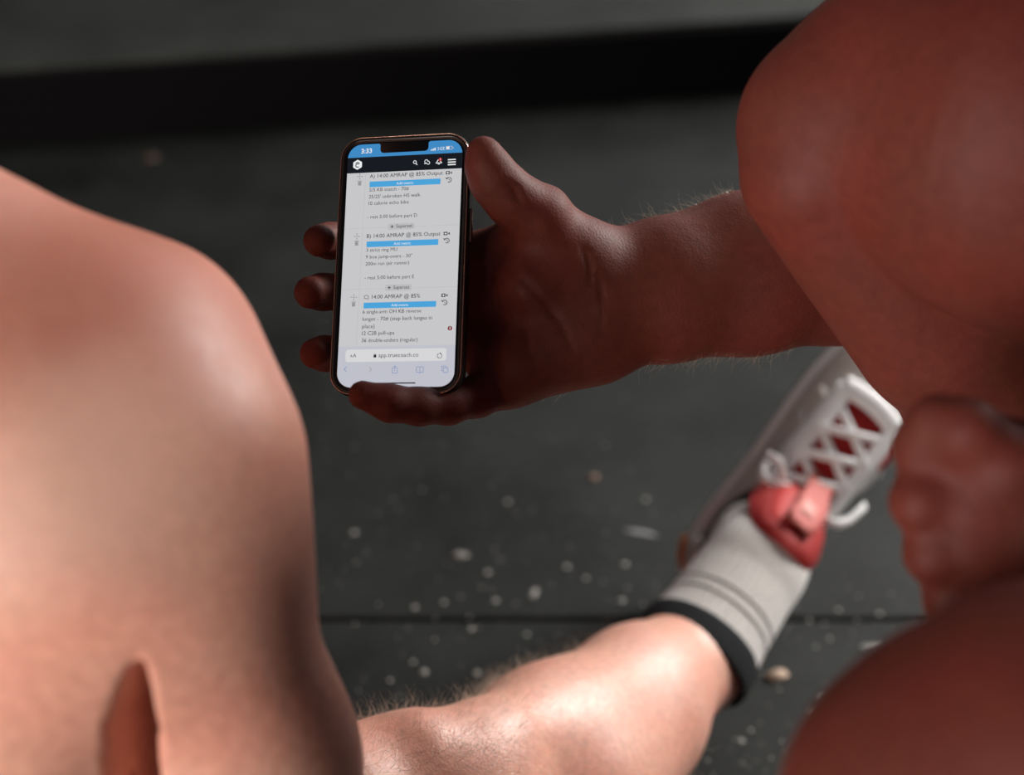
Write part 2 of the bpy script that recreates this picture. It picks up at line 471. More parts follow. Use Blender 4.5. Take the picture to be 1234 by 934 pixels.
def fist_finger(x, y, d, r):
    return G(chain([(at(x + 60, y, d + .002), r * 1.1), (at(x, y, d), r), (at(x + 2, y + 3, d + .030), r * .95), (at(x + 55, y + 5, d + .045), r * .85)]), .005, .008)
B_groups = B_hand + [
    G(thigh_r, .035, .02), G(shank_r, .03, .004), G(foot_r, .02, .02), G(thigh_l, .03, .02), G(shank_l, .03, .02), G(foot_l, .02, .02),
    G(torso_b, .05, .03), G(neck_b, .015, .02), G(arm_rb, .02, .02), G(arm_lb, .02, .012), G(fist, .014, .015),
    fist_finger(1114, 540, .598, .0122), fist_finger(1111, 605, .595, .0126), fist_finger(1126, 668, .598, .0120), fist_finger(1146, 726, .603, .0106),
    G(chain([(at(1215, 560, .585), .014), (at(1165, 520, .582), .0125), (at(1130, 505, .588), .0105)]), .006, .012)]
def touch(px, py):
    d = .70
    for _ in range(60):
        e = float(eval_groups(B_hand, at(px, py, d)[None])[0])
        if e < .0002: break
        d += e * .8
    return at(px, py, d)
def crease(pts, r):
    P = smooth_path(pts, 14); n = len(P)
    return G(chain([(touch(x, y), r * (.35 + .65 * math.sin(math.pi * i / (n - 1)))) for i, (x, y) in enumerate(P)]), .001, .0025, True)
B_groups += [crease([(604, 405), (597, 432), (598, 462), (610, 484)], .0018), crease([(610, 322), (645, 352), (672, 385), (690, 420)], .0013),
             crease([(702, 298), (711, 318), (712, 345)], .0014), crease([(722, 330), (726, 365), (722, 400)], .0013), crease([(612, 222), (622, 232), (628, 246)], .0015),
             crease([(612, 345), (632, 392), (640, 430)], .0012)]
VB, QB = sdf_mesh(B_groups, .0021)
person_b = empty('person', (.45, .5, 0)); 
tag(person_b, 'bare-legged person crouching with knees up, holding out the phone', 'person')
body_b = keep_world(np_obj('body', VB, QB, M_SKIN_B), person_b)
M_SHORTS = plain('dark_shorts', (.02, .02, .024, 1), .85, .2, noise=.2, nscale=90)
SB = [G(thigh_r[1:2], .03, .02), G(thigh_l[1:2], .03, .02), G(torso_b[:1], .03, .04)]
V, Q = sdf_mesh(SB, .006, .008, lambda P: np.maximum(.47 - P[:, 0], P[:, 2] - .60))
keep_world(np_obj('shorts', V, Q, M_SHORTS), person_b)
M_HAIR = plain('dark_brown_hair', (.03, .018, .012, 1), .6, .3, bump=.6, bscale=300)
V, Q = sdf_mesh([G([ell((.485, .52, 1.015), (.098, .082, .112))], .01, .01)], .005, 0, lambda P: np.maximum(.985 - P[:, 2] - (P[:, 0] - .47) * .9, -9 * np.ones(len(P))))
keep_world(np_obj('hair', V, Q, M_HAIR), person_b)

# thumbnail on the thumb's edge
M_NAIL = plain('nail', (.42, .20, .15, 1), .3, .5)
def nail(c, axis, nrm, ln, wd, parent):
    axis, nrm = unit(axis), unit(nrm); side = np.cross(axis, nrm); V = []; F = []
    nu, nv = 7, 7
    for i in range(nu):
        for j in range(nv):
            u = -1 + 2 * i / (nu - 1); v = -1 + 2 * j / (nv - 1)
            wv = v * (1 - .25 * max(0, u) ** 2)
            V.append(np.array(c) + axis * u * ln / 2 + side * wv * wd / 2 + nrm * (.0011 - .0022 * v * v - .0006 * u * u))
    for i in range(nu - 1):
        for j in range(nv - 1): F.append((i * nv + j, i * nv + j + 1, (i + 1) * nv + j + 1, (i + 1) * nv + j))
    o = mesh_obj('thumbnail', V, F, M_NAIL)
    so = o.modifiers.new('thick', 'SOLIDIFY'); so.thickness = .0006; so.offset = -1
    return keep_world(o, parent)
nail(at(590.0, 178, .8), at(583, 168, .8) - at(600, 200, .803), camvec(.93, .36, -.12), .013, .010, person_b)

# arm hair on the forearm and the edge of the hand
M_ARMHAIR = plain('arm_hair', (.55, .38, .24, 1), .35, .6)
NB = vnormals(VB, QB)
fx = proj_all = None
q = VB - CO; dd = q @ CF; PX = 617 + q @ CR / dd * FPX; PY = 467 - q @ CU / dd * FPX
dist_axis = np.min([prim_d(p, VB) for p in forearm + palm[:2] + palm[3:4]], axis=0)
m = (np.abs(dist_axis) < .004) & (PX > 640) & (PX < 960)
ncam = NB @ VIEW
cand = np.where(m & (ncam < .45))[0]
pick = rng.choice(cand, 1000, replace=False)
ax = unit(FA[0][0] - FA[3][0])
V, F = hair_strands(VB[pick], NB[pick], [ax] * len(pick), .0115, .00006, lean=.75, curl=1.0)
tag(keep_world(mesh_obj('arm_hair', V, F, M_ARMHAIR), person_b), kind='stuff')

# ------------------------------------------------------------------ person seen from behind (sitting, right leg stretched out)
marks_and_shade = [(at(150, 318, .57), .020, (.36, .10, .07, 1), .6), (at(78, 415, .56), .018, (.40, .12, .085, 1), .5), (at(203, 412, .56), .016, (.42, .13, .09, 1), .45), (at(170, 300, .60), .14, (.38, .13, .085, 1), .9), (at(360, 600, .63), .09, (.62, .27, .20, 1), .5), (at(100, 580, .55), .07, (.74, .46, .36, 1), .6)]  # three small red marks; broad ones paint shoulder shade and a bright mid-back
M_SKIN_A = skin('pale_skin', (.70, .37, .275, 1), (.70, .31, .23, 1), .5, .3, marks_and_shade, coat=.5)
SHA = at(145, 470, .63)
delt_a = chain([(SHA, .0570), (at(194, 565, .627), .0595), (at(205, 680, .625), .0580)])
arm_a = chain([(at(210, 690, .635), .0550), (at(287, 920, .665), .0520), (np.array((-.116, .45, .33)), .043), (np.array((-.10, .40, .20)), .040), (np.array((-.10, .36, .07)), .028)])
axil_a = chain([(at(192, 770, .60), .0012), (at(180, 815, .60), .0048), (at(167, 870, .60), .0085), (at(158, 940, .60), .0100), (at(152, 1040, .60), .012)], VIEW, 16.0)
lat_a = chain([(at(60, 520, .60), .052), (at(72, 640, .60), .046), (at(48, 830, .615), .031), (at(35, 1000, .64), .030)])
hand_a = [cone((-.10, .36, .06), (-.09, .30, .022), .03, .024, (0, 0, 1), .6)]
hand_a += [cone((-.09 + .018 * (k - 1.5), .30, .018), (-.085 + .026 * (k - 1.5), .235 + .006 * abs(k - 1.5), .012), .010, .008) for k in range(4)] + [cone((-.125, .34, .025), (-.16, .30, .013), .012, .009)]
torso_a = [cone((-.345, .51, .535), (-.345, .42, .36), .150, .138, (0, .89, -.45), .66), cone((-.345, .42, .36), (-.335, .34, .14), .138, .160, (0, 1, -.2), .72),
           cone((-.265, .50, .575), (-.275, .43, .42), .080, .062),                 # scapula and lat, right
           cone((-.43, .50, .575), (-.43, .43, .42), .080, .066),
           cone(at(165, 425, .66), (-.345, .53, .665), .050, .058), cone((-.53, .535, .60), (-.345, .53, .665), .055, .060)]
trap = [cone((-.345, .54, .685), (-.25, .52, .635), .052, .038), cone((-.345, .54, .685), (-.44, .52, .635), .052, .038)]
neck_a = [cone((-.345, .54, .70), (-.345, .58, .80), .060, .056), ell((-.345, .61, .88), (.078, .098, .115)), cone((-.345, .66, .81), (-.345, .68, .80), .045, .03),
          cone((-.345, .705, .865), (-.345, .718, .845), .010, .013), ell((-.267, .60, .865), (.01, .022, .032)), ell((-.423, .60, .865), (.01, .022, .032))]
arm_la = chain([((-.535, .53, .585), .060), ((-.58, .56, .42), .048), ((-.60, .58, .33), .042), ((-.57, .66, .30), .04), ((-.54, .76, .30), .028), ((-.53, .82, .30), .03), ((-.53, .87, .29), .014)])
# frame of the shoe: x heel to toe, y across, z up out of the shoe
sX = camvec(.655, .755, .02)
sY = camvec(.74, -.66, -.04); sY = unit(sY - sX * (sX @ sY)); sZ = np.cross(sX, sY)
if sZ @ VIEW < 0: sZ = -sZ
ORG = at(1004, 556, 1.275) - sX * .163 - sZ * .085
KA = at(538, 998, .915)
AA = ORG + sX * .050 + sZ * .118
C0 = at(832, 795, 1.185)
HA = np.array((-.27, .34, .13))
dA = C0 - KA
thigh_a = [cone(KA, KA * .5 + HA * .5, .060, .078), cone(KA * .5 + HA * .5, HA, .078, .095), cone(at(455, 960, .89), at(400, 985, .86), .048, .055)]
shank_a = [cone(KA, KA + dA * .35, .055, .056), cone(KA + dA * .35, KA + dA * .75, .056, .049), cone(KA + dA * .75, C0, .047, .039), cone(C0, AA, .038, .034),
           cone(at(690, 965, 1.0), at(765, 885, 1.08), .056, .046),                       # calf
           cone(at(510, 905, .885), at(560, 912, .90), .024, .026),                       # kneecap
           cone(at(600, 893, .93), at(760, 815, 1.09), .026, .020)]                       # shin
foot_a = [cone(AA, ORG + sX * .035 + sZ * .05, .036, .030), cone(AA, ORG + sX * .11 + sZ * .055, .034, .028)]
KLA = np.array((-.66, .74, .36))
thigh_la = [cone((-.43, .36, .13), KLA, .095, .060)]
shank_la = [cone(KLA, (-.73, .92, .22), .056, .055), cone((-.73, .92, .22), (-.78, 1.02, .08), .055, .037), cone((-.78, 1.02, .06), (-.80, 1.15, .03), .036, .028, (0, 0, 1), .8)]
A_groups = [G(torso_a + lat_a, .045, .03), G(trap, .02, .05), G(delt_a, .02, .04), G(arm_a, .025, .025), G(axil_a, .006, .008, True), G(hand_a, .008, .02), G(neck_a, .015, .02), G(arm_la, .02, .02),
            G(thigh_a, .03, .03), G(shank_a, .035, .025), G(foot_a, .02, .02), G(thigh_la, .03, .03), G(shank_la, .03, .03)]
VA, QA = sdf_mesh(A_groups, .0038)
person_a = empty('person', (-.3, .4, 0))
tag(person_a, 'shirtless person seen from behind with one leg stretched out to a white shoe', 'person')
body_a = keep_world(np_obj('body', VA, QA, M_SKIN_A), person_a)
SA = [G(thigh_a[1:2], .03, .02), G(thigh_la, .03, .02), G(torso_a[1:2], .03, .04)]
V, Q = sdf_mesh(SA, .006, .008, lambda P: np.maximum(P[:, 1] - .46, P[:, 2] - .24))
keep_world(np_obj('shorts', V, Q, M_SHORTS), person_a)
V, Q = sdf_mesh([G([ell((-.345, .60, .892), (.083, .098, .113))], .01, .01)], .005, 0, lambda P: .865 - P[:, 2] + (P[:, 1] - .6) * .8)
keep_world(np_obj('hair', V, Q, M_HAIR), person_a)
# leg hair
NA = vnormals(VA, QA)
q = VA - CO; dd = q @ CF; PXa = 617 + q @ CR / dd * FPX; PYa = 467 - q @ CU / dd * FPX
ds = np.min([prim_d(p, VA) for p in shank_a + thigh_a], axis=0)
tt = ((VA - KA) @ dA) / (dA @ dA)
cand = np.where((ds < .012) & (PXa > 380) & (PXa < 900) & (PYa < 960) & (tt < .68) & (NA @ VIEW > -.4))[0]
M_LEGHAIR = plain('leg_hair', (.62, .46, .34, 1), .35, .6)
wgt = np.where(PXa[cand] < 640, 3.0, 1.0); pick = rng.choice(cand, 2200, p=wgt / wgt.sum())
al = [unit(dA) * .7 + np.array((0, 0, -.3))] * len(pick)
V, F = hair_strands(VA[pick] + rng.normal(0, .0006, (len(pick), 3)), NA[pick], al, .0155, .00007, lean=.55, curl=1.2, seg=6)
tag(keep_world(mesh_obj('leg_hair', V, F, M_LEGHAIR), person_a), kind='stuff')

# ------------------------------------------------------------------ sock
M_SOCK = plain('white_sock', (.66, .63, .60, 1), .9, .2, noise=.10, nscale=300, bump=.5, bscale=1500, sheen=.3)
M_BAND = plain('charcoal_band', (.022, .024, .026, 1), .9, .2, bump=.6, bscale=1500, noise=.2, nscale=300)
uD = unit(AA - C0)
S_UP = camvec(-.4, .8, .5)
LSK = np.linalg.norm(AA - C0)
spts = [np.r_[C0 + uD * .012, .0512], np.r_[C0 + uD * .04, .0480], np.r_[C0 + uD * (LSK - .03), .0455], np.r_[AA, .0450], np.r_[AA - sZ * .03 + sX * .012, .044], np.r_[ORG + sX * .075 + sZ * .06, .036]]
sm = smooth_path(spts, 40)
V, F = loft(sweep(sm[:, :3], sm[:, 3], 160, S_UP, 1.0, 40, .012), False)
sock = mesh_obj('sock', V, F, M_SOCK); keep_world(sock, person_a)
bp_ = smooth_path([np.r_[C0 - uD * .005, .0510], np.r_[C0 - uD * .004, .0535], np.r_[C0 + uD * .004, .0540], np.r_[C0 + uD * .018, .0532], np.r_[C0 + uD * .0205, .0510]], 14)
V, F = loft(sweep(bp_[:, :3], bp_[:, 3], 120, S_UP, 1.0, 40, .006), False)
tag(keep_world(mesh_obj('sock_band', V, F, M_BAND), person_a), 'charcoal band round the top of the sock')
M_STRIPE = plain('grey_stripe', (.16, .14, .13, 1), .9, .2)
for s0 in (.040, .052):
    p = smooth_path([np.r_[C0 + uD * s0, .0464], np.r_[C0 + uD * (s0 + .002), .0464]], 3)
    i0 = np.argmin(np.abs(((sm[:, :3] - C0) @ uD) - s0))
    p[:, 3] = sm[i0, 3] * 1.0135
    V, F = loft(sweep(p[:, :3], p[:, 3], 120, S_UP, 1.0, 40, .008), False)
    keep_world(mesh_obj('sock_stripe', V, F, M_STRIPE), person_a)

# ------------------------------------------------------------------ shoe (local: x heel to toe, y across, z up from the sole)
M_UP = plain('shoe_upper', (.50, .45, .42, 1), .75, .3, noise=.08, nscale=120, bump=.5, bscale=900)
M_WHITE = plain('shoe_white', (.86, .86, .86, 1), .55, .4)
M_RED = plain('red_knit', (.30, .018, .016, 1), .8, .2, noise=.2, nscale=400, bump=.5, bscale=1500)
M_TONGUE = plain('red_tongue', (.34, .020, .018, 1), .65, .3, noise=.12, nscale=200, bump=.3, bscale=1200)
M_PINK = plain('pink_tab', (.58, .17, .15, 1), .7, .25, noise=.08, nscale=200)
M_PINK2 = plain('pink_tab_emblem', (.72, .32, .28, 1), .6, .25)
M_GUM = plain('gum_sole', (.22, .085, .03, 1), .6, .4)
M_ORANGE = plain('orange_heel', (.75, .22, .03, 1), .5, .4)
M_BLACK = plain('black_lining', (.008, .008, .009, 1), .9, .2)
SL = .315
shoe = empty('training_shoe', (0, 0, 0))
tag(shoe, 'white training shoe with white laces and a padded red tongue', 'shoe')
shoe.matrix_world = Matrix(((sX[0], sY[0], sZ[0], ORG[0]), (sX[1], sY[1], sZ[1], ORG[1]), (sX[2], sY[2], sZ[2], ORG[2]), (0, 0, 0, 1)))
xs = [0, .02, .06, .10, .14, .18, .22, .26, .295, .315]
wl = [.021, .036, .042, .043, .046, .051, .054, .052, .038, .012]   # half width
hh = [.070, .088, .086, .084, .080, .072, .060, .050, .040, .030]   # height
ipl = lambda x, t: float(np.interp(x, xs, t))
def W(x): return float(np.interp(x, np.linspace(0, SL, 64), WS))
def H(x): return float(np.interp(x, np.linspace(0, SL, 64), HS))
gx = np.linspace(0, SL, 64)
def sm3(t):
    a = np.interp(gx, xs, t); k = np.ones(5) / 5
    b = np.convolve(np.pad(a, 2, mode='edge'), k, 'valid'); return b
WS, HS = sm3(wl), sm3(hh)
Z0 = .022
def top_z(x, y):
    u = min(1, abs(y) / W(x)); return Z0 + (H(x) - Z0) * (1 - u ** 2.6) ** (1 / 2.2)
# upper
rings = []
for x in np.concatenate([[.0005], np.linspace(.004, .311, 50), [.3145]]):
    ring = []
    for k in range(33):
        th = math.pi * k / 32
        c, s = math.cos(th), math.sin(th)
        y = W(x) * math.copysign(abs(c) ** (2 / 2.6), c); z = Z0 + (H(x) - Z0) * abs(s) ** (2 / 2.2)
        ring.append((x, y, z))
    for k in range(1, 8):
        ring.append((x, -W(x) + 2 * W(x) * k / 8, Z0 - .004))
    rings.append(ring)
V, F = loft(rings)
mesh_obj('upper', V, F, M_UP, shoe)
def sole_part(name, z0, z1, grow, mat, x0=0, x1=SL):
    rings = []
    g2 = np.linspace(x0, x1, 44)
    outline = [(x + (grow if x > SL * .9 else -grow if x < SL * .05 else 0), W(x) + grow) for x in g2] + [(x + (grow if x > SL * .9 else -grow if x < SL * .05 else 0), -W(x) - grow) for x in g2[::-1]]
    for z, gg in ((z0, -.003), (z0 + .003, 0), (z1 - .003, .0005), (z1, -.002)):
        rings.append([(x, y * (1 + gg / .05), z) for x, y in outline])
    V, F = loft(rings); return mesh_obj(name, V, F, mat, shoe)
sole_part('midsole', .008, .028, .003, M_WHITE)
sole_part('outsole', 0, .009, .0025, M_GUM)
# heel counter, orange heel insert
V, F = [], []
for i in range(13):
    a = math.pi * (-.5 + i / 12)
    for z in (.03, .05, .068, .082):
        r = 1.04
        V.append((.034 - .036 * math.cos(a) * r, .0375 * math.sin(a) * r, z))
for i in range(12):
    for j in range(3): F.append((i * 4 + j, (i + 1) * 4 + j, (i + 1) * 4 + j + 1, i * 4 + j + 1))
o = mesh_obj('heel_counter', V, F, plain('heel_counter', (.55, .50, .47, 1), .6, .4), shoe)
o.modifiers.new('t', 'SOLIDIFY').thickness = .003
V, F = [], []
for i in range(7):
    a = math.pi * (-.28 + .5 * i / 6 - .16)
    for z in (.012, .020, .027):
        V.append((.034 - .0415 * math.cos(a), .043 * math.sin(a), z))
for i in range(6):
    for j in range(2): F.append((i * 3 + j, (i + 1) * 3 + j, (i + 1) * 3 + j + 1, i * 3 + j + 1))
o = mesh_obj('heel_insert', V, F, M_ORANGE, shoe); o.modifiers.new('t', 'SOLIDIFY').thickness = .003
# black collar ring around the ankle opening
cpts = []
for k in range(48):
    a = 2 * math.pi * k / 48
    cpts.append((.062 + .056 * math.cos(a), .0385 * math.sin(a), .084 + .012 * math.cos(a) * (-.4) + .004 * math.cos(2 * a)))
rings = []
for k in range(49):
    c = np.array(cpts[k % 48]); d = unit(c - np.array((.062, 0, .084)))
    rings.append([c + d * .0075 * math.cos(t) + np.array((0, 0, 1)) * .010 * math.sin(t) for t in np.linspace(0, 2 * math.pi, 13)[:-1]])
V, F = loft(rings, False); mesh_obj('collar_lining', V, F, M_BLACK, shoe)
# throat panel and eyestays
def strip(name, pts, halfw, lift, mat, parent, thick=.0024):
    """a strip lying on the upper: pts of (x, y), width across the strip"""
    P = smooth_path(pts, 26); V, F = [], []
    for i, (x, y) in enumerate(P):
        t = unit(np.r_[P[min(i + 1, len(P) - 1)] - P[max(i - 1, 0)]]); nrm = np.array((-t[1], t[0]))
        hw = halfw(i / (len(P) - 1)) if callable(halfw) else halfw
        for j in range(7):
            v = -1 + j / 3
            a, b = x + nrm[0] * hw * v, y + nrm[1] * hw * v
            V.append((a, b, top_z(min(max(a, 0), SL), b) + lift * (1 - .5 * abs(v) ** 4)))
    for i in range(len(P) - 1):
        for j in range(6): F.append((i * 7 + j, i * 7 + j + 1, (i + 1) * 7 + j + 1, (i + 1) * 7 + j))
    o = mesh_obj(name, V, F, mat, parent); s = o.modifiers.new('t', 'SOLIDIFY'); s.thickness = thick; s.offset = -1
    return o
TX0, TX1 = .112, .214
strip('throat_panel', [(TX0, 0), (.16, 0), (TX1 + .004, 0)], .026, .0022, M_RED, shoe)
for sd in (-1, 1):
    strip('eyestay', [(TX0 - .004, sd * .0285), (.16, sd * .0295), (TX1 + .010, sd * .0285)], .0055, .0045, M_WHITE, shoe, .005)
strip('toe_band', [(TX1 + .010, -.032), (TX1 + .014, 0), (TX1 + .010, .032)], .0065, .0048, M_WHITE, shoe, .005)
# laces
def lace(pts, r=.0040):
    P = smooth_path(pts, 22); V, F = loft(sweep(P, r, 10, (0, 0, 1), .5)); return mesh_obj('lace', V, F, M_WHITE, shoe)
eyes = [TX1 - .004, .182, .154, .126]
for i in range(3):
    for sd in (-1, 1):
        a, b = eyes[i], eyes[i + 1] - .004
        za, zm, zb = top_z(a, .028) + .008, top_z((a + b) / 2, 0) + (.0115 if sd > 0 else .0075), top_z(b, .028) + .009
        lace([(a, sd * .031, za - .004), (a - .003, sd * .025, za), ((a + b) / 2, 0, zm), (b + .003, -sd * .025, zb), (b, -sd * .032, zb - .004)])
lace([(eyes[3] - .006, -.031, top_z(.122, .03) + .006), (.118, -.012, top_z(.12, 0) + .013), (.120, .012, top_z(.12, 0) + .013), (eyes[3] - .006, .031, top_z(.122, .03) + .006)], .004)
# knot loops and the lace end with its tip
lace([(.120, -.018, .099), (.112, -.032, .101), (.113, -.043, .094), (.122, -.046, .088)], .0032)
lace([(.122, -.026, .098), (.130, -.040, .102), (.128, -.052, .098)], .003)
lace([(.118, .026, .096), (.126, .042, .092), (.146, .050, .078), (.152, .052, .070), (.138, .050, .072), (.122, .036, .088)])
# loops beside the lacing (side cable) and medial strap with red window
for xx in (.140, .170, .200):
    mesh_obj('lace_loop', *loft(sweep(smooth_path([(xx, -.033, top_z(xx, .033) + .003), (xx + .004, -.040, top_z(xx, .040) + .005), (xx + .010, -.045, top_z(xx, .044) + .001)], 8), .0032, 8, (0, 0, 1), .6)), M_UP, shoe)
strip('side_strap', [(.165, .036), (.175, .042), (.190, .0455)], .012, .004, M_WHITE, shoe)
strip('side_window', [(.186, .0405), (.198, .043), (.212, .0445)], .0035, .0065, M_RED, shoe)
# tongue: thick padded flap standing up out of the opening, with an inset panel and a pull tab
def tongue_pt(u, v, off):
    """u across -1..1, v 0 (at the laces) .. 1 (free end)"""
    hw = .034 + .009 * math.sin(math.pi * min(1, v * .9)) - .004 * v
    x = .124 - .056 * v + .006 * v * v - .008 * u * u
    z = .088 + .074 * v - .016 * u * u
    nrm = unit((.80, 0, .60))
    return np.array((x, u * hw, z)) + nrm * off
def pad(name, u0, u1, v0, v1, base, puff, mat, parent):
    nu, nv = 15, 15; V, F = [], []
    for i in range(nu):
        for j in range(nv):
            a, b = -1 + 2 * i / (nu - 1), -1 + 2 * j / (nv - 1)
            e = ((1 - abs(a) ** 4) * (1 - abs(b) ** 4)) ** .5
            rr = 1 - .16 * (a * b) ** 2
            V.append(tongue_pt(u0 + (u1 - u0) * (a * rr + 1) / 2, v0 + (v1 - v0) * (b * rr + 1) / 2, base + puff * e))
    n = len(V)
    for i in range(nu):
        for j in range(nv):
            a, b = -1 + 2 * i / (nu - 1), -1 + 2 * j / (nv - 1)
            e = ((1 - abs(a) ** 4) * (1 - abs(b) ** 4)) ** .5; rr = 1 - .16 * (a * b) ** 2
            V.append(tongue_pt(u0 + (u1 - u0) * (a * rr + 1) / 2, v0 + (v1 - v0) * (b * rr + 1) / 2, base - puff * e))
    for i in range(nu - 1):
        for j in range(nv - 1):
            q = (i * nv + j, (i + 1) * nv + j, (i + 1) * nv + j + 1, i * nv + j + 1)
            F.append(q); F.append(tuple(n + k for k in reversed(q)))
    return mesh_obj(name, V, F, mat, parent)
tongue = pad('tongue', -1, 1, -.05, 1, 0, .0085, M_TONGUE, shoe)
pad('tongue_panel', -.66, .0, .12, .80, .0075, .0025, plain('red_panel', (.50, .035, .03, 1), .6, .3, noise=.1, nscale=200), tongue)
V, F = [], []
path = [(.12, -.34, .012), (.12, -.12, .013), (.12, .10, .013), (.10, .28, .0135), (.05, .46, .0150), (-.02, .62, .0145), (-.04, .74, .0125)]
P = smooth_path(path, 26)
for i, (u, v, off) in enumerate(P):
    hw = .0125 if i < 10 else .0145
    hw = hw * (1 - .35 * max(0, (i - 22) / 4))
    for j in range(5):
        c = tongue_pt(u, v, off); V.append(c + np.array((0, 1, 0)) * hw * (-1 + j / 2))
for i in range(25):
    for j in range(4): F.append((i * 5 + j, i * 5 + j + 1, (i + 1) * 5 + j + 1, (i + 1) * 5 + j))
tab = mesh_obj('pull_tab', V, F, M_PINK, tongue); s = tab.modifiers.new('t', 'SOLIDIFY'); s.thickness = .003; s.offset = 1
tag(tab, 'pink pull tab with a raised pale emblem')
V, F = [], []
for i in range(9):
    for j in range(9):
        a, b = -1 + i / 4, -1 + j / 4; rr = 1 - .12 * (a * b) ** 2
        u, v = -.01 + .22 * a * rr, .46 + .13 * b * rr
        V.append(tongue_pt(u, v, .0175 + .0022 * ((1 - a ** 4) * (1 - b ** 4)) ** .5))
for i in range(8):
    for j in range(8): F.append((i * 9 + j, (i + 1) * 9 + j, (i + 1) * 9 + j + 1, i * 9 + j + 1))
o = mesh_obj('tab_emblem', V, F, M_PINK2, tongue); s = o.modifiers.new('t', 'SOLIDIFY'); s.thickness = .003

# ------------------------------------------------------------------ smartphone
M_CASE = plain('phone_case', (.012, .010, .010, 1), .28, .5)
M_RIM = plain('phone_rim', (.42, .27, .21, 1), .2, .5, metal=1.0)
M_GLASS = plain('phone_bezel', (.004, .004, .005, 1), .12, .5)
pY = camvec(.029, .985, -.165)
pX = camvec(.968, .033, .225); pX = unit(pX - pY * (pX @ pY)); pZ = np.cross(pX, pY)
PC = at(481.5, 316.5, .81)
phone = empty('smartphone', PC)
tag(phone, 'smartphone in a dark case showing a workout list, held in the hand', 'phone')
phone.matrix_world = Matrix(((pX[0], pY[0], pZ[0], PC[0]), (pX[1], pY[1], pZ[1], PC[1]), (pX[2], pY[2], pZ[2], PC[2]), (0, 0, 0, 1)))
def rrect(w_, h_, r, n=10):
    out = []
    for cx, cy, a0 in ((w_ / 2 - r, h_ / 2 - r, 0), (-w_ / 2 + r, h_ / 2 - r, 90), (-w_ / 2 + r, -h_ / 2 + r, 180), (w_ / 2 - r, -h_ / 2 + r, 270)):
        for i in range(n + 1):
            a = math.radians(a0 + 90 * i / n); out.append((cx + r * math.cos(a), cy + r * math.sin(a)))
    return out
CW, CHH = .0785, .1530
def slab(name, w_, h_, r, prof, mat, parent):
    """prof: (inset, z) pairs from back to front"""
    V, F = loft([[(x, y, z) for x, y in rrect(w_ - 2 * i, h_ - 2 * i, max(r - i, .002))] for i, z in prof])
    return mesh_obj(name, V, F, mat, parent)
T = .0118
slab('case', CW, CHH, .0135, [(.004, -T), (.0012, -T + .0012), (0, -T + .004), (0, -.003), (.0008, -.0008), (.0018, 0), (.0030, -.0003), (.0036, -.0014)], M_CASE, phone)
slab('phone_body', CW - .0066, CHH - .0066, .0110, [(0, -T + .002), (0, -.0016), (.0005, -.0011)], M_RIM, phone)
slab('bezel', CW - .0074, CHH - .0074, .0107, [(0, -.0014), (0, -.0010), (.0003, -.0008)], M_GLASS, phone)
SW, SH = .0691, .1436
# side buttons
def button(y0, y1, side):
    bm = box_bm(side * (CW / 2) - .0007, side * (CW / 2) + .0011, y0, y1, -.0085, -.0045, .0006)
    return bm_obj('side_button', bm, M_RIM, phone)
button(.012, .032, 1); button(.030, .042, -1); button(.010, .022, -1)
# warm metal rail set in the case's lip
rr0 = rrect(CW - .0018, CHH - .0018, .0128); V, F = [], []
rings = [[np.array((x, y, -.0018)) for x, y in rr0]]
def ring_tube(pts2, z, r, seg=6):
    n = len(pts2); rings = []
    for i in range(n):
        p = np.array(pts2[i]); t = np.array(pts2[(i + 1) % n]) - np.array(pts2[i - 1]); t = t / max(np.linalg.norm(t), 1e-9)
        nr = np.array((t[1], -t[0]))
        rings.append([(p[0] + nr[0] * r * math.cos(a), p[1] + nr[1] * r * math.cos(a), z + r * math.sin(a)) for a in np.linspace(0, 2 * math.pi, seg + 1)[:-1]])
    rings.append(rings[0]); return loft(rings, False)
V, F = ring_tube(rr0, -.0002, .00045); mesh_obj('case_trim', V, F, M_RIM, phone)
# screen and what it shows (flat print, given in photo pixels through the screen's own corners)
def ui(x, y):
    lev = y + .033 * (x - 480)
    v = (lev - 165.0) / 299.0
    xl = 410.8 - (lev - 165) * .0246; xr = 554.2 - (lev - 165) * .0215
    u = (x - xl) / (xr - xl)
    return np.array(((u - .5) * SW, (.5 - v) * SH))
UI_ANG = 0.0
PXS = SH / 299.0                      # metres per photo pixel on the screen
E = {k: emit('screen_' + k, c) for k, c in dict(
    page=srgb(199, 199, 201), bar=srgb(64, 138, 196), nav=srgb(24, 27, 33), white=srgb(232, 234, 236), dark=srgb(38, 38, 42), mid=srgb(50, 50, 54),
    grey=srgb(150, 150, 153), pale=srgb(186, 186, 189), btn=srgb(76, 163, 217), red=srgb(186, 40, 40), darkred=srgb(120, 20, 22), tool=srgb(191, 192, 202), pill=srgb(214, 213, 215),
    blue=srgb(112, 138, 186), black=srgb(14, 14, 16)).items()}
screen = None
ZS = -.00072
def poly(name, pts, mat, z, parent, loc=True):
    bm = bmesh.new()
    vs_ = [bm.verts.new((p[0], p[1], z)) for p in pts]
    bm.faces.new(vs_); bm.normal_update()
    if bm.faces[:][0].normal.z < 0: bmesh.ops.reverse_faces(bm, faces=bm.faces[:])
    bmesh.ops.triangulate(bm, faces=bm.faces[:])
    return bm_obj(name, bm, mat, parent, False)
sc = [(x, y) for x, y in rrect(SW, SH, .0085)]
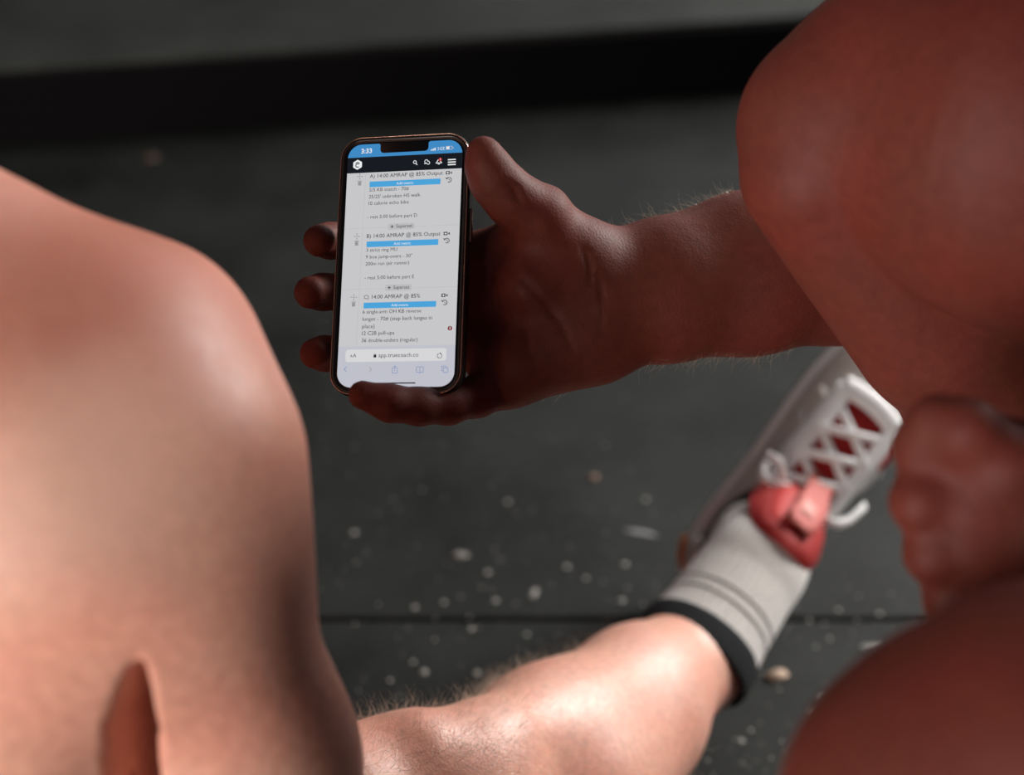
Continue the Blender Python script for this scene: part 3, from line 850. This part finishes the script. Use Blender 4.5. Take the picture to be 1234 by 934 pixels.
# notch cut out of the top of the lit area
nL, nR = ui(451.5, 170)[0], ui(512, 170)[0]; nB = ui(481, 177)[1]
screen = poly('screen', sc, E['page'], ZS, phone)
tag(screen, 'lit phone screen with a list of exercises')
def clip_band(v0, v1, mat, name, z):
    y1, y0 = SH / 2 - v0 * SH, SH / 2 - v1 * SH
    pts = [p for p in sc if y0 - 1e-9 <= p[1] <= y1 + 1e-9]
    r = max([p[0] for p in sc if abs(p[1] - y0) < .03] + [0])
    xr = SW / 2
    if v0 <= 0: pts = [(xr, y0)] + [p for p in sc if p[1] > y0] + [(-xr, y0)]
    elif v1 >= 1: pts = [(-xr, y1)] + [p for p in sc if p[1] < y1] + [(xr, y1)]
    else: pts = [(xr, y0), (xr, y1), (-xr, y1), (-xr, y0)]
    return poly(name, pts, mat, z, screen)
dz = .000012
clip_band(0, .0545, E['bar'], 'status_bar', ZS + dz)
clip_band(.0545, .120, E['nav'], 'menu_bar', ZS + dz)
clip_band(.835, 1, E['tool'], 'browser_bar', ZS + dz)
def prect(x0, x1, y0, y1, mat, name='screen_block', z=2, r=0.0, n=5):
    """rectangle whose left edge top/bottom are y0, y1 in photo pixels"""
    a, b = ui(x0, y0), ui(x0, y1); c = ui(x1, y0 - .033 * (x1 - x0))
    w_, h_ = c[0] - a[0], a[1] - b[1]; cx, cy = (a[0] + c[0]) / 2, (a[1] + b[1]) / 2
    pts = [(cx + px_, cy + py_) for px_, py_ in (rrect(w_, h_, r * PXS, n) if r else [(-w_ / 2, -h_ / 2), (w_ / 2, -h_ / 2), (w_ / 2, h_ / 2), (-w_ / 2, h_ / 2)])]
    return poly(name, pts, mat, ZS + dz * z, screen)
def circle(x, y, r, mat, z=4, n=20, name='screen_icon'):
    c = ui(x, y); return poly(name, [(c[0] + r * PXS * math.cos(2 * math.pi * k / n), c[1] + r * PXS * math.sin(2 * math.pi * k / n)) for k in range(n)], mat, ZS + dz * z, screen)
def text(s, x0, x1, y, mat, z=4, bold=0.0):
    fc = bpy.data.curves.new('t', 'FONT'); fc.body = s; fc.size = 1; fc.offset = bold; fc.resolution_u = 2
    fo = bpy.data.objects.new('t', fc); col.objects.link(fo)
    dg = bpy.context.evaluated_depsgraph_get()
    me = bpy.data.meshes.new_from_object(fo.evaluated_get(dg))
    bpy.data.objects.remove(fo); bpy.data.curves.remove(fc)
    n = len(me.vertices); co = np.empty(n * 3); me.vertices.foreach_get('co', co); co = co.reshape(-1, 3)
    a = ui(x0, y); wm = ui(x1, y - .033 * (x1 - x0))[0] - a[0]
    mn, mx_ = co[:, 0].min(), co[:, 0].max(); k = wm / (mx_ - mn)
    co[:, 0] = a[0] + (co[:, 0] - mn) * k; co[:, 1] = a[1] + co[:, 1] * k; co[:, 2] = ZS + dz * z
    me.vertices.foreach_set('co', co.ravel()); me.materials.clear(); me.materials.append(mat); me.update()
    o = bpy.data.objects.new('screen_text', me); col.objects.link(o); o.parent = screen
    return o
def stroke(pts, wpx, mat, z=4, closed=False, name='screen_icon'):
    """polyline of photo-pixel points drawn as one flat icon mesh"""
    P = [ui(*p) for p in pts]; P = P + [P[0]] if closed else P
    V, F = [], []; hw = wpx * PXS / 2
    for a, b in zip(P[:-1], P[1:]):
        t = (b - a) / max(np.linalg.norm(b - a), 1e-9); nr = np.array((-t[1], t[0])) * hw; e = t * hw * .6
        i = len(V)
        V += [(*(a - nr - e), ZS + dz * z), (*(b - nr + e), ZS + dz * z), (*(b + nr + e), ZS + dz * z), (*(a + nr - e), ZS + dz * z)]
        F.append((i, i + 1, i + 2, i + 3))
    return mesh_obj(name, V, F, mat, screen, False)
arcp = lambda x, y, r, a0, a1, n=12: [(x + r * math.cos(math.radians(a0 + (a1 - a0) * i / n)), y - r * math.sin(math.radians(a0 + (a1 - a0) * i / n))) for i in range(n + 1)]
# notch
yt = SH / 2
npts = [(nL - .0012, yt + .0003), (nL, yt - .0008)] + [(nL + .0022 - .0022 * math.cos(a), nB + .0022 - .0022 * math.sin(a)) for a in np.linspace(0, math.pi / 2, 6)] + \
       [(nR - .0022 + .0022 * math.sin(a), nB + .0022 - .0022 * math.cos(a)) for a in np.linspace(0, math.pi / 2, 6)] + [(nR, yt - .0008), (nR + .0012, yt + .0003)]
poly('notch', npts, M_GLASS, ZS + dz * 3, screen)
# status bar
text('3:33', 427.3, 440.8, 178.0, E['white'], bold=.02)
for i in range(4): prect(514.6 + i * 1.7, 515.8 + i * 1.7, 174.6 - i * .75, 175.9 - .0, E['white'], 'screen_icon', 4)
text('5GE', 523.2, 532.0, 175.4, E['white'])
stroke([(533.8, 171.0), (541.2, 170.8), (541.2, 174.6), (533.8, 174.8)], .6, E['pale'], closed=True)
prect(534.3, 538.0, 171.4, 174.4, E['white'], 'screen_icon', 5)
prect(541.9, 542.9, 172.0, 173.6, E['pale'], 'screen_icon', 5)
# menu bar
hx, hy = 422.9, 192.2
c = ui(hx, hy); poly('screen_icon', [(c[0] + 6.4 * PXS * math.sin(k * math.pi / 3), c[1] + 6.4 * PXS * math.cos(k * math.pi / 3)) for k in range(6)], E['white'], ZS + dz * 4, screen)
stroke(arcp(hx, hy + .9, 2.2, 50, 310, 10), 1.1, E['nav'], 5)
stroke([(hx - 2.4, hy - 1.7), (hx, hy - 3.4), (hx + 2.4, hy - 1.8)], .9, E['nav'], 5)
stroke(arcp(495.2, 190.0, 1.8, 0, 360, 16), .8, E['white']); stroke([(496.4, 191.4), (498.0, 193.2)], 1.0, E['white'])
stroke(arcp(509.6, 189.4, 2.1, 0, 360, 14), .8, E['white']); stroke(arcp(511.8, 191.0, 1.9, 0, 360, 14), .8, E['white'])
circle(509.4, 189.4, 1.6, E['nav'], 5); circle(511.8, 191.0, 1.5, E['nav'], 6); stroke([(508.0, 191.0), (507.4, 192.4), (509.4, 191.6)], .7, E['white'], 7)
stroke([(521.8, 191.6), (523.2, 189.4), (524.2, 187.6), (525.6, 187.4), (527.0, 189.2), (528.4, 191.2)], 1.0, E['white']); stroke([(521.4, 191.6), (528.8, 191.3)], .9, E['white']); stroke(arcp(525.1, 191.9, 1.1, 180, 360, 6), .8, E['white'])
circle(526.7, 187.2, 2.2, E['red'], 6); stroke([(526.3, 186.4), (526.9, 186.1), (526.9, 188.2)], .5, E['white'], 7)
for yb in (186.9, 190.0, 193.1): prect(536.2, 546.0, yb, yb + 1.5, E['white'], 'screen_icon', 4)
# page: rules and the three exercise blocks
stroke([(433.6, 203), (427.0, 416)], .5, E['pale'], 2, name='screen_rule')
def block(title, tx1, ty, x0, bar, lines):
    text(title, x0, tx1, ty, E['black'])
    yv = ty - 4.2 - .033 * (tx1 - x0 + 8)
    xv = bar[1] + 10.0
    prect(xv - 3.6, xv + 1.2, ty - 7.2, ty - 3.2, E['black'], 'screen_icon', 4, .7)
    stroke([(xv - 1.2, ty - 6.5), (xv - 1.2, ty - 4.0)], .8, E['white'], 5); stroke([(xv - 2.6, ty - 5.25), (xv + .2, ty - 5.3)], .8, E['white'], 5)
    cc = [ui(xv + 1.6, ty - 5.3), ui(xv + 3.8, ty - 7.1), ui(xv + 3.8, ty - 3.6)]; poly('screen_icon', cc, E['black'], ZS + dz * 4, screen)
    hx_, hy_ = xv + .4, ty + 3.4
    stroke(arcp(hx_, hy_, 2.9, -120, 150, 14), .8, E['dark']); stroke([(hx_, hy_ - 1.4), (hx_, hy_ + .2), (hx_ + 1.3, hy_ + .8)], .6, E['dark']); stroke([(hx_ - 3.9, hy_ - 2.6), (hx_ - 2.6, hy_ - .8), (hx_ - 1.6, hy_ - 2.6)], .9, E['dark'])
    mxp, myp = x0 - 12.6, ty - 2.0
    stroke([(mxp - 3, myp), (mxp + 3, myp)], .5, E['grey']); stroke([(mxp, myp - 3), (mxp, myp + 3)], .5, E['grey'])
    for dx, dy in ((-3, 0), (3, 0), (0, -3), (0, 3)): circle(mxp + dx, myp + dy, .8, E['grey'], 5, 6)
    prect(mxp - 2.1, mxp + 2.1, myp + 6.6, myp + 11.4, E['grey'], 'screen_icon', 4, .6); prect(mxp - 2.9, mxp + 2.9, myp + 5.4, myp + 6.3, E['grey'], 'screen_icon', 4)
    prect(x0, bar[1], bar[0], bar[0] + 7.0, E['btn'], 'screen_button', 3, .8)
    cxm = (x0 + bar[1]) / 2; text('Add metric', cxm - 10.6, cxm + 10.6, bar[0] + 5.2 - .033 * (cxm - 10.6 - x0), E['white'], 5)
    for s, a, b, y in lines: text(s, a, b, y, E['mid'])
block('A) 14:00 AMRAP @ 85% Output', 530.1, 209.1, 438.8, (213.7, 527.6), [
    ('5/5 KB snatch - 70#', 438.8, 488.3, 226.2), ("25/25' unbroken HS walk", 438.2, 502.8, 234.8), ('10 calorie echo bike', 437.9, 488.6, 243.0), ('- rest 5:00 before part D', 437.0, 499.2, 259.9)])
block('B) 14:00 AMRAP @ 85% Output', 528.3, 283.9, 436.8, (288.3, 526.1), [
    ('3 strict ring MU', 436.6, 475.2, 301.0), ('9 box jump-overs - 30"', 436.2, 494.1, 309.4), ('200m run (air runner)', 436.0, 490.5, 317.8), ('- rest 5:00 before part E', 435.3, 496.9, 335.0)])
block('C) 14:00 AMRAP @ 85%', 504.6, 358.8, 434.9, (363.4, 524.7), [
    ('6 single-arm OH KB reverse', 433.9, 506.6, 376.7), ('lunges - 70# (step back lunges in', 433.9, 520.0, 385.4), ('place)', 433.7, 449.2, 394.4),
    ('12 C2B pull-ups', 433.5, 473.8, 402.6), ('36 double-unders (regular)', 433.5, 502.7, 411.3)])
for (x0, x1, y0, xl, xr) in ((463.2, 496.4, 266.4, 409.5, 551), (461.3, 494.2, 341.4, 407, 549)):
    yl = y0 + 3.4 + .033 * (x0 - xl)
    stroke([(xl, yl + 1), (xr, yl + 1 - .033 * (xr - xl))], .5, E['pale'], 2, name='screen_rule')
    prect(x0, x1, y0, y0 + 7.4, E['pale'], 'screen_button', 3, 1.6)
    text('Superset', x0 + 10.2, x1 - 2.8, y0 + 5.2 - .033 * 10, E['dark'], 5)
    stroke([(x0 + 3.6, y0 + 3.5), (x0 + 6.6, y0 + 3.4)], .9, E['dark'], 5); stroke([(x0 + 5.1, y0 + 2.0), (x0 + 5.1, y0 + 5.0)], .9, E['dark'], 5)
circle(542.0, 392.9, 2.7, E['darkred'], 5); stroke([(542, 391.4), (542, 394.4)], .9, E['white'], 6)
# browser bar
prect(413.9, 538.4, 420.6, 435.6, E['pill'], 'address_field', 3, 3.4)
text('A', 419.5, 422.6, 429.6, E['dark'], 5); text('A', 423.0, 427.2, 429.6, E['dark'], 5)
prect(448.9, 452.2, 426.2, 429.4, E['dark'], 'screen_icon', 5, .4); stroke(arcp(450.5, 426.2, 1.0, 0, 180, 6), .6, E['dark'], 5)
text('app.truecoach.co', 454.9, 504.1, 429.0, E['dark'], 5)
stroke(arcp(529.9, 425.8, 2.8, 70, -250, 16), .6, E['dark'], 5); circle(530.8, 423.0, .9, E['black'], 6, 6)
stroke([(415.4, 441.2), (412.4, 444.2), (415.4, 447.0)], .7, E['blue']); stroke([(443.8, 441.0), (446.8, 443.8), (443.8, 446.8)], .7, E['grey'])
stroke([(473.8, 441.6), (472.2, 441.6), (472.2, 447.6), (478.6, 447.4), (478.6, 441.4), (477.0, 441.4)], .6, E['blue']); stroke([(475.4, 445), (475.4, 439.0)], .6, E['blue']); stroke([(474.0, 440.4), (475.4, 438.9), (476.8, 440.3)], .6, E['blue'])
stroke([(506.2, 440.4), (504.2, 439.4), (502.0, 439.8), (502.0, 446.2), (504.2, 445.8), (506.2, 446.8), (508.2, 445.6), (510.4, 445.8), (510.4, 439.4), (508.2, 439.2), (506.2, 440.4), (506.2, 446.8)], .6, E['blue'])
stroke([(534.8, 440.2), (540.2, 440.0), (540.2, 445.4), (534.8, 445.6)], .6, E['blue'], closed=True); stroke([(534.8, 443.6), (533.0, 443.6), (532.8, 438.2), (538.2, 438.0), (538.2, 440.0)], .6, E['blue'])
prect(449.7, 501.0, 459.6, 461.0, E['black'], 'home_bar', 4, .6)

# ------------------------------------------------------------------ bits on the floor
def floor_at(px, py):
    d = CAM_H / (sp + (py - 467) / FPX * cp); return at(px, py, d)
def chip(name, px, py, size, mat, label, cat, rz=0, flat=.35, group=None):
    bm = bmesh.new(); bmesh.ops.create_icosphere(bm, subdivisions=2, radius=.5)
    for v in bm.verts:
        v.co *= 1 + .25 * math.sin(v.co.x * 9 + px) * math.cos(v.co.y * 7 + py)
        v.co = (v.co.x * size[0], v.co.y * size[1], max(v.co.z * size[0] * flat, -.0006))
    o = bm_obj(name, bm, mat, None, True); p = floor_at(px, py)
    zm = min(v.co.z for v in o.data.vertices)
    o.location = (p[0], p[1], -zm); o.rotation_euler = (0, 0, rz); tag(o, label, cat, group); return o
M_CHIP = plain('pale_chip', (.55, .40, .30, 1), .7, .3, noise=.3, nscale=300)
M_DUST = plain('grey_dust', (.30, .29, .27, 1), .8, .3)
M_SCUFF = plain('white_scuff', (.34, .34, .35, 1), .8, .3)
chip('wood_chip', 936, 815, (.020, .013), M_CHIP, 'pale beige chip on the floor below the sock', 'debris', .3, .5)
chip('chalk_streak', 770, 642, (.034, .006), M_SCUFF, 'white chalk streak on the floor beside the heel', 'debris', -.25, .03)
chip('dust_clump', 643, 716, (.007, .016), M_DUST, 'elongated pale grey lint clump on the black floor near the mat seam', 'debris', -.3, .3)
chip('dust_clump', 182, 191, (.024, .018), plain('tan_lint', (.10, .06, .04, 1), .8), 'tan lint clump on the dark floor near the platform', 'debris', .2, .4)
chip('chalk_crumb', 555, 670, (.017, .010), M_DUST, 'flat grey crumb of chalk on the black floor between shoulder and heel', 'debris', .1, .3)
chip('chalk_crumb', 715, 576, (.011, .010), plain('tan_crumb', (.26, .16, .11, 1), .8), 'small tan crumb on the open floor under the wrist', 'debris', 0, .4)
chip('chalk_streak', 1050, 780, (.020, .007), M_DUST, 'short grey scuff on the floor near the beige chip', 'debris', .1, .05)
# grit nobody could count
V, F = [], []
def grit(px, py, r, squash=.6):
    p = floor_at(px, py); i = len(V)
    a0 = random.random() * 6
    for k in range(5):
        a = a0 + k * 1.2566; V.append((p[0] + r * math.cos(a), p[1] + r * math.sin(a), .0002))
    V.append((p[0], p[1], r * squash))
    for k in range(5): F.append((i + k, i + (k + 1) % 5, i + 5))
for (px, py, r) in ((427, 642, .0034), (588, 690, .0032), (683, 683, .003), (753, 680, .0034), (597, 724, .0032), (749, 724, .0034), (568, 758, .003), (635, 765, .0024), (511, 810, .0036), (575, 811, .0034), (500, 732, .0028), (535, 726, .0026),
                    (498, 798, .0024), (381, 801, .003), (706, 697, .0024), (470, 820, .0022), (778, 602, .003), (612, 605, .003), (990, 840, .0026), (1010, 735, .0024), (975, 748, .002), (893, 893, .003), (905, 880, .002), (1060, 740, .0026), (980, 860, .0024), (1000, 770, .002)):
    grit(px, py, r)
for i in range(420):
    px, py = random.uniform(330, 1200), 934 - 560 * random.random() ** 1.5
    grit(px, py, random.uniform(.0005, .0015))
tag(mesh_obj('floor_grit', V, F, plain('grit', (.42, .41, .38, 1), .7, .4), None, False), 'scattered specks of chalk and grit on the black floor', 'grit', kind='stuff')
for nm, p in (('lace centre', np.array(ORG) + sX * .163 + sZ * .085), ('heel', ORG), ('toe', np.array(ORG) + sX * SL), ('tongue end', np.array(ORG) + sX * .08 + sZ * .14), ('cuff', C0), ('knee', KA)):
    print('LM', nm, [round(float(v), 3) for v in proj(p)], [round(float(v), 3) for v in p])
